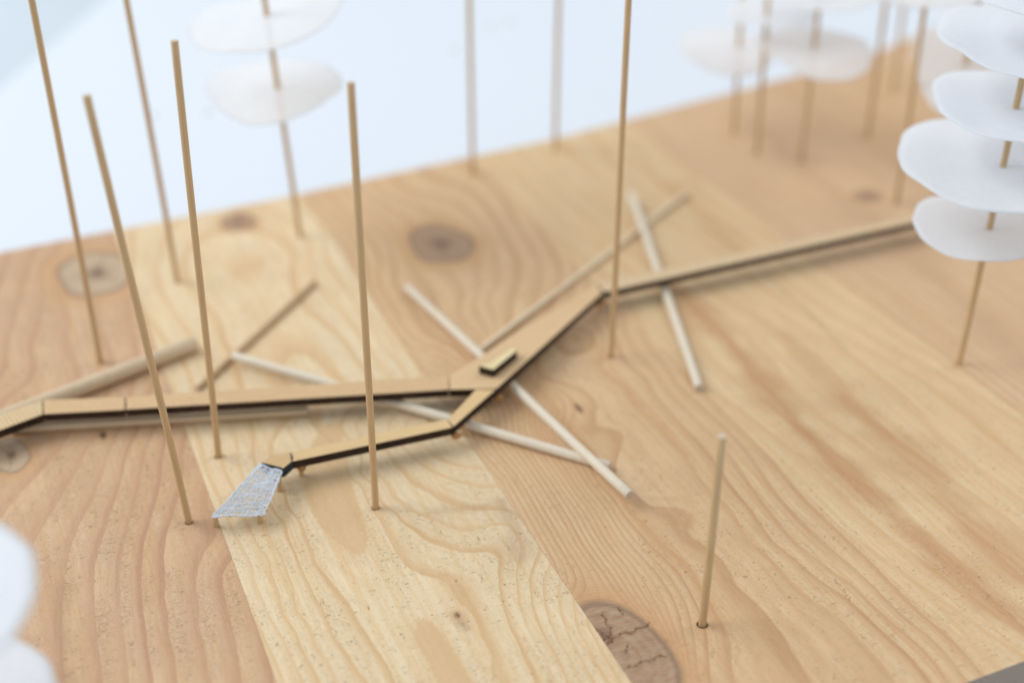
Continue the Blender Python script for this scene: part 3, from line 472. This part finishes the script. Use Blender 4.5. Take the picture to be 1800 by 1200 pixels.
for i, n in enumerate('ABCDEFGHI'):
    b, t = STK[n]
    h = t[2] if n in 'BDEIAH' else 131.0
    V, F, sl = tube((b[0]-(t[0]-b[0])*4/t[2], b[1]-(t[1]-b[1])*4/t[2], -4 if n in 'ABCDEHI' else -.2), vtop(b, t, h), r_ if n != 'I' else 1.1, wob=.22 if n in 'BDH' else .12, seed=i)
    o = link('standing_stick', V, F, [M_st, M_cut], None, origin=(b[0], b[1], 0), smooth=False, slots=sl)
    for p in o.data.polygons: p.use_smooth = (p.material_index == 0)
    tag(o, LAB[n], 'stick', 'bare sticks standing on the board')

# ---------------------------------------------------------------- paper disc trees
M_pap = paper('tracing_paper', C4(.91, .925, .95), .36, .05); M_thin = paper('thin_tracing_paper', C4(.96, .975, .995), .48, .38)
def disc(parent, cx, cy, h, samples, seed, tilt=(0, 0), wave=1.2, label=None, name='paper_disc', mat=None):
    """cut tracing-paper disc; samples = {angle deg: radius mm}"""
    rnd = random.Random(seed); a = sorted(samples); r = [samples[q] for q in a]
    a3 = [q-360 for q in a]+a+[q+360 for q in a]; r3 = r*3
    n, m = 72, 12; V = []; F = []
    ph = [rnd.random()*6.28 for _ in range(4)]
    def z(x, y, f, th): return x*tilt[0]+y*tilt[1]+wave*f*f*(math.sin(2*th+ph[0])+.5*math.sin(3*th+ph[1]))+.25*math.sin(x*.3+ph[2])*math.cos(y*.25+ph[3])-.8*math.exp(-(f*5)**2)*0
    V.append((cx, cy, h+z(0, 0, 0, 0)))
    rad = np.interp(np.arange(n)*360/n, a3, r3)
    kern = np.array([1, 2, 3, 4, 3, 2, 1.]); kern /= kern.sum()
    rad = np.convolve(np.concatenate([rad[-3:], rad, rad[:3]]), kern, 'valid')
    for j in range(1, m+1):
        f = j/m
        for i in range(n):
            th = 2*math.pi*i/n; R = rad[i]*f*(1+.008*math.sin(7*th+ph[1])+.006*math.sin(13*th+ph[2]))
            x, y = R*math.cos(th), R*math.sin(th); V.append((cx+x, cy+y, h+z(x, y, f, th)))
    for i in range(n): F.append((0, 1+i, 1+(i+1) % n))
    for j in range(m-1):
        for i in range(n): F.append((1+j*n+i, 1+(j+1)*n+i, 1+(j+1)*n+(i+1) % n, 1+j*n+(i+1) % n))
    o = link(name, V, F, mat or M_pap, parent, origin=(cx, cy, h), smooth=True)
    s = o.modifiers.new('thickness', 'SOLIDIFY'); s.thickness = .00012; s.offset = 0
    if label: o['label'] = label
    return o
def tree(key, base, topv, h, discs, label, seed):
    t = root('paper_tree', (base[0], base[1], 0), label, 'model tree', 'paper disc trees')
    V, F, sl = tube((base[0], base[1], -4 if key == 'R' else -.2), vtop(base, topv, h), r_, wob=.12, seed=seed)
    o = link('trunk', V, F, [M_st, M_cut], t, origin=(base[0], base[1], 0), slots=sl)
    for p in o.data.polygons: p.use_smooth = (p.material_index == 0)
    for i, (dh, smp, tilt, wave) in enumerate(discs):
        c = vtop(base, topv, dh); disc(t, c[0], c[1], dh, smp, seed*10+i, tilt, wave, mat=(M_pap if key == 'R' or base[0] < 0 else M_thin))
    return t
b, t = STK['R']
tree('R', b, t, 150, [
  (51.4, {93: 25, 154: 23, 192: 24.5, 218: 23.5, 263: 19, 330: 21, 30: 24}, (0, 0), .5),
  (73.1, {84: 40, 126: 32, 178: 30.5, 213: 35, 238: 34.5, 290: 30, 0: 27, 45: 31}, (0, 0), .6),
  (91.9, {85: 34, 115: 27, 142: 22.5, 195: 24.5, 232: 28, 290: 26, 0: 26, 45: 30}, (0, 0), .6),
  (111, {82: 39, 115: 29, 170: 21, 209: 23, 240: 25, 300: 24, 0: 28, 40: 34}, (0, 0), .8),
  (127, {90: 26, 150: 20, 210: 19, 270: 22, 0: 24}, (0, 0), .8)], 'sharp paper tree at the right edge, large white discs stacked on its stick', 3)
b, t = STK['T1']
tree('T', b, t, 131, [
  (62, {150: 26, 78: 33, 343: 23.5, 220: 25, 259: 29, 20: 26}, (.02, .02), 2.0),
  (89.5, {189: 29, 255: 31, 7: 29, 90: 26, 130: 26, 320: 28}, (.16, -.02), 2.2)], 'blurred paper tree standing alone at the left, with two curled discs', 4)
b, t = STK['T2']
tree('T', b, t, 105, [(57, {90: 24, 180: 21, 150: 20, 225: 30, 255: 31, 300: 25, 0: 22}, (.22, .30), 1.5), (93, {0: 22, 90: 24, 180: 21, 270: 22}, (0, 0), 1.5)],
     'paper tree half hidden right behind the sharp stack of discs', 5)
b, t = STK['L1']
tree('T', b, t, 80, [(41.3, {175: 28, 221: 33, 84: 27, 130: 27, 270: 20, 0: 15, 40: 17}, (.03, .05), 1.5)], 'leftmost of the blurred paper trees in the far right cluster', 6)
b, t = STK['L2']
tree('T', b, t, 100, [(63, {180: 15, 230: 17, 270: 16, 0: 22, 90: 20}, (0, 0), 1.2), (90, {180: 18, 0: 20, 90: 20, 270: 18}, (0, 0), 1)], 'blurred paper tree with a small disc, between two wider-crowned trees', 7)
b, t = STK['L3']
tree('T', b, t, 100, [(52, {135: 24, 180: 23, 234: 32, 290: 27, 322: 23, 20: 20, 90: 25}, (0, .06), 1.6), (76, {135: 23, 180: 25, 234: 24, 322: 27, 20: 27, 90: 25}, (0, 0), 1.2)], 'blurred paper tree whose wide disc hides the back edge of the board', 8)
b, t = STK['K']
tree('T', b, t, 110, [(90, {0: 24, 90: 26, 150: 26, 220: 24, 270: 22, 320: 20}, (0, 0), 1)], 'paper tree on the long stick standing just behind the right-hand walkway strip', 9)
b, t = STK['L4']
tree('T', b, t, 90, [(68, {0: 24, 90: 24, 180: 22, 270: 23}, (0, 0), 1)], 'paper tree on an amber stick left of the two close sticks at the top right', 10)
b, t = STK['L5']
tree('T', b, t, 75, [(53, {0: 24, 90: 24, 180: 23, 270: 22}, (0, 0), 1)], 'farthest and most blurred paper tree, its stick behind and between two others', 11)
tree('T', (-30, 211), (-30, 211, 100), 95, [(80, {0: 25.5, 40: 26, 90: 25, 180: 24, 270: 26, 320: 27}, (0, 0), .5), (45, {0: 24, 45: 27, 70: 28, 135: 26, 180: 24, 270: 24, 320: 26}, (0, 0), .5)],
     'out of focus paper tree cut off by the bottom left corner, nearest the viewer', 12)

# ---------------------------------------------------------------- rods lying about
RL = {
 'R1': ('thin_rod', 'white rod crossing over another at the front, its cut end pointing at the viewer', M_rod),
 'R2': ('thin_rod', 'long white rod passing under both arms of the walkway, lying beneath the crossing rod', M_rod),
 'R3': ('thin_rod', 'thin darker rod lying behind the walkway under the tip of a white rod', M_brown),
 'R4': ('thick_dowel', 'thick round dowel lying against the back of the walkway at the left edge', M_dow),
 'R5': ('thin_rod', 'brownish rod lying along the front of the long walkway strip at the left', M_dow),
 'R6': ('thin_rod', 'blurred pale rod running along the back of the wide deck towards the far trees', M_tan),
 'R7': ('thin_rod', 'white rod tucked under the right-hand strip right of the tall stick', M_rod)}
for i, (n, p0, p1, r) in enumerate(RODS):
    nm, lb, m = RL[n]
    V, F, sl = tube(p0, p1, r, n=24, wob=.08, seed=40+i, bev=.15)
    o = link(nm, V, F, [m, M_cut], None, origin=((p0[0]+p1[0])/2, (p0[1]+p1[1])/2, 0), slots=sl)
    for p in o.data.polygons: p.use_smooth = (p.material_index == 0)
    tag(o, lb, 'dowel' if n == 'R4' else 'rod', 'rods lying on the board')

# ---------------------------------------------------------------- raised walkway of laser-cut plywood
walk = root('walkway', (124, 330, 0), 'raised zigzag walkway of laser-cut plywood strips with dark burnt edges and a gauze ramp', 'walkway model')
M_burn = plain('burnt_edge', C4(.05, .023, .010), .7, .8, .35)
def prism(name, poly, z0, z1, mtop, parent, label=None, shrink=.06):
    c = np.array(poly, float)
    A = .5*sum(c[i][0]*c[(i+1) % len(c)][1]-c[(i+1) % len(c)][0]*c[i][1] for i in range(len(c)))
    if A < 0: c = c[::-1]
    n = len(c); cen = c.mean(0)
    # inset for a softened burnt rim
    def inset(d):
        out = []
        for i in range(n):
            p, q, r = c[i-1], c[i], c[(i+1) % n]
            e1 = (q-p)/np.linalg.norm(q-p); e2 = (r-q)/np.linalg.norm(r-q)
            n1 = np.array([-e1[1], e1[0]]); n2 = np.array([-e2[1], e2[0]]); b = n1+n2; b /= np.linalg.norm(b)
            out.append(q+b*min(d/max(b@n1, .35), d*2.5))
        return out
    o0 = inset(shrink*.5); o1 = inset(shrink*.5+.10); V = []
    for z, ring in ((z0, o0), (z1-.08, o0), (z1, o1)):
        V += [(float(p[0]), float(p[1]), z) for p in ring]
    F = [tuple(range(2*n, 3*n)), tuple(range(n-1, -1, -1))]; sl = [0, 1]
    for L_ in range(2):
        for i in range(n): F.append((L_*n+i, L_*n+(i+1) % n, (L_+1)*n+(i+1) % n, (L_+1)*n+i)); sl.append(1)
    o = link(name, V, F, [mtop, M_burn], parent, origin=(float(cen[0]), float(cen[1]), z0), slots=sl)
    if label: o['label'] = label
    return o
def ang(k): a, b_ = DECK[k][0], DECK[k][1]; return math.degrees(math.atan2(b_[1]-a[1], b_[0]-a[0]))
col = C4(.60, .455, .285)
Z0, Z1 = 5.3, 8.0
M_a = plymat('ply_scored', C4(.70, .485, .275), ang('span_b'), 1.3); M_pl = plymat('ply_left', C4(.70, .53, .31), ang('left'), 1.3)
M_d = plymat('ply_plain', C4(.69, .48, .275)); M_r = plymat('ply_right', C4(.74, .555, .35), ang('right'), 1.3)
prism('deck_panel', DECK['left'], Z0, Z1, M_pl, walk); prism('deck_panel', DECK['span_a'], Z0, Z1-.02, M_a, walk)
prism('deck_panel', DECK['span_b'], Z0, Z1, M_a, walk)
prism('deck_panel', DECK['diag'], Z0, Z1+.02, M_d, walk, 'wide diagonal deck panel carrying the small block')
prism('deck_panel', DECK['link'], Z0, Z1-.03, plymat('ply_link', C4(.72, .50, .26)), walk, shrink=.1)
prism('deck_panel', DECK['low'], Z0, Z1-.02, plymat('ply_low', C4(.70, .50, .26)), walk, 'narrow front strip')
prism('deck_panel', DECK['right'], Z0, Z1, M_r, walk, 'long straight strip running off to the right')
prism('end_panel', DECK['end'], Z0, Z1-.03, plymat('ply_end', C4(.62, .43, .22)), walk, 'small rounded end piece with dark thread round it')
prism('bench_block', BLOCK, Z1+.02, Z1+3, plymat('ply_block', C4(.78, .645, .38)), walk, 'small angled block with pale top and black sides', shrink=.0)
M_glue = None
g = NT('amber_glue'); gb = g.n('BsdfPrincipled', {'Base Color': C4(.50, .24, .06), 'Roughness': .18}); gb.inputs['Transmission Weight'].default_value = .35
M_glue = g.done(gb.outputs[0])
for i, (x, y) in enumerate(PEGS):
    top = 4.3 if i < 2 else Z0
    V, F, sl = tube((x, y, -.1), (x+.2, y+.6, top), .75, n=14, bev=.08, seed=90+i)
    o = link('support_peg', V, F, [M_st, M_cut], walk, origin=(x, y, 0), slots=sl)
    for p in o.data.polygons: p.use_smooth = (p.material_index == 0)
    V, F = blob((x+.1, y+.1, .1), 1.25 if i >= 2 else 1.15, i, .35)
    link('glue_blob', V, F, M_glue, o, origin=(x, y, 0), smooth=True)
for i, (x, y, z, r) in enumerate([(71.5, 316.5, 4.6, 1.6), (119.5, 312.9, 4.4, 1.5), (62.5, 312.6, 5.0, 1.1), (139.5, 326.4, 4.3, 1.6), (197, 366, 4.3, 1.5), (132, 319, 0.4, 1.0)]):
    V, F = blob((x, y, z), r, 20+i, .7); link('glue_blob', V, F, M_glue, walk, origin=(x, y, z), smooth=True)
# gauze ramp woven from threads
A_, B_, C_, D_ = [Vector(p) for p in CLOTH]
def cp(u, v):      # u across (0 left .. 1 right), v down
    p = (A_.lerp(B_, u)).lerp(D_.lerp(C_, u), v)
    p.z += -.7*math.sin(math.pi*v)*(.4+.6*math.sin(math.pi*u))+.22*math.sin(9*u+5*v)+.12*math.sin(17*v-6*u)
    return p
def thread(pts, r, n=5):
    V = []; F = []
    for i, p in enumerate(pts):
        d = (pts[min(i+1, len(pts)-1)]-pts[max(i-1, 0)]).normalized(); s = d.cross(Vector((0, 0, 1))).normalized(); q = s.cross(d)
        for k in range(n):
            t_ = 2*math.pi*k/n; V.append(tuple(p+(s*math.cos(t_)+q*math.sin(t_))*r))
    for i in range(len(pts)-1):
        for k in range(n): F.append((i*n+k, i*n+(k+1) % n, (i+1)*n+(k+1) % n, (i+1)*n+k))
    return V, F
def merge(lst):
    V = []; F = []
    for v, f in lst:
        b0 = len(V); V += v; F += [tuple(i+b0 for i in q) for q in f]
    return V, F
rnd = random.Random(5); TL = []
nu_, nv_ = 19, 28
for i in range(nu_):
    u = (i+rnd.uniform(-.3, .3))/(nu_-1); ph = rnd.random()*6; pts = []
    for j in range(49):
        v = j/48; p = cp(min(max(u+.022*math.sin(v*7+ph)+.008*math.sin(v*23+ph*3), 0), 1), v); p.z += .10*math.cos(math.pi*v*(nv_-1)+math.pi*i); pts.append(p)
    TL.append(thread(pts, rnd.uniform(.09, .24)))
for j in range(nv_):
    v = (j+rnd.uniform(-.25, .25))/(nv_-1); ph = rnd.random()*6; pts = []
    for i in range(41):
        u = i/40; p = cp(u, min(max(v+.020*math.sin(u*6+ph)+.008*math.sin(u*19+ph*2), 0), 1)); p.z -= .10*math.cos(math.pi*u*(nu_-1)+math.pi*j); pts.append(p)
    TL.append(thread(pts, rnd.uniform(.09, .25)))
for k in range(150):   # loose fibres
    u, v = rnd.random(), rnd.random(); a = rnd.random()*6.28; L_ = rnd.uniform(.05, .14)
    pts = [cp(min(max(u+math.cos(a+q*.12)*L_*q/6, -.02), 1.02), min(max(v+math.sin(a+q*.12)*L_*q/6, -.02), 1.02))+Vector((0, 0, .22)) for q in range(7)]
    TL.append(thread(pts, .055, 4))
for e in ([cp(0, q/24) for q in range(25)], [cp(1, q/24) for q in range(25)], [cp(q/24, 1) for q in range(25)], [cp(q/24, 0) for q in range(25)]):
    TL.append(thread([p+Vector((.18*math.sin(i*1.7), .16*math.sin(i*2.3+1), .15*math.sin(i*2.1))) for i, p in enumerate(e)], .24, 6))
V, F = merge(TL)
M_thr = plain('gauze_thread', C4(.69, .725, .77), .85, .12, 1.5)
o = link('gauze_ramp', V, F, M_thr, walk, origin=(52, 308, 4), smooth=True)
o['label'] = 'white woven gauze with bluish frayed edges'
M_dthr = plain('dark_thread', C4(.045, .045, .055), .8, .4, 1.5)
TL = []
for q in range(3):
    z_ = 5.4+q*.9; TL.append(thread([Vector((60.2, 318.9, z_)), Vector((61.6, 316.9, z_+.2)), Vector((63.6, 315.0, z_)), Vector((65.4, 313.6, z_)), Vector((67.2, 315.0, z_)), Vector((69.2, 316.6, z_+.1))], .34, 6))
TL.append(thread([Vector((60.3, 318.7, 8.0)), Vector((62.6, 316.3, 8.1)), Vector((65.1, 313.9, 8.0))], .3, 6))
TL.append(thread([Vector((69.6, 320.6, 7.4)), Vector((69.4, 319.0, 8.15)), Vector((69.2, 317.4, 8.15)), Vector((68.9, 316.3, 7.6)), Vector((68.0, 315.4, 6.0))], .2, 6))
V, F = merge(TL); link('dark_thread', V, F, M_dthr, walk, origin=(65, 316, 6), smooth=True)
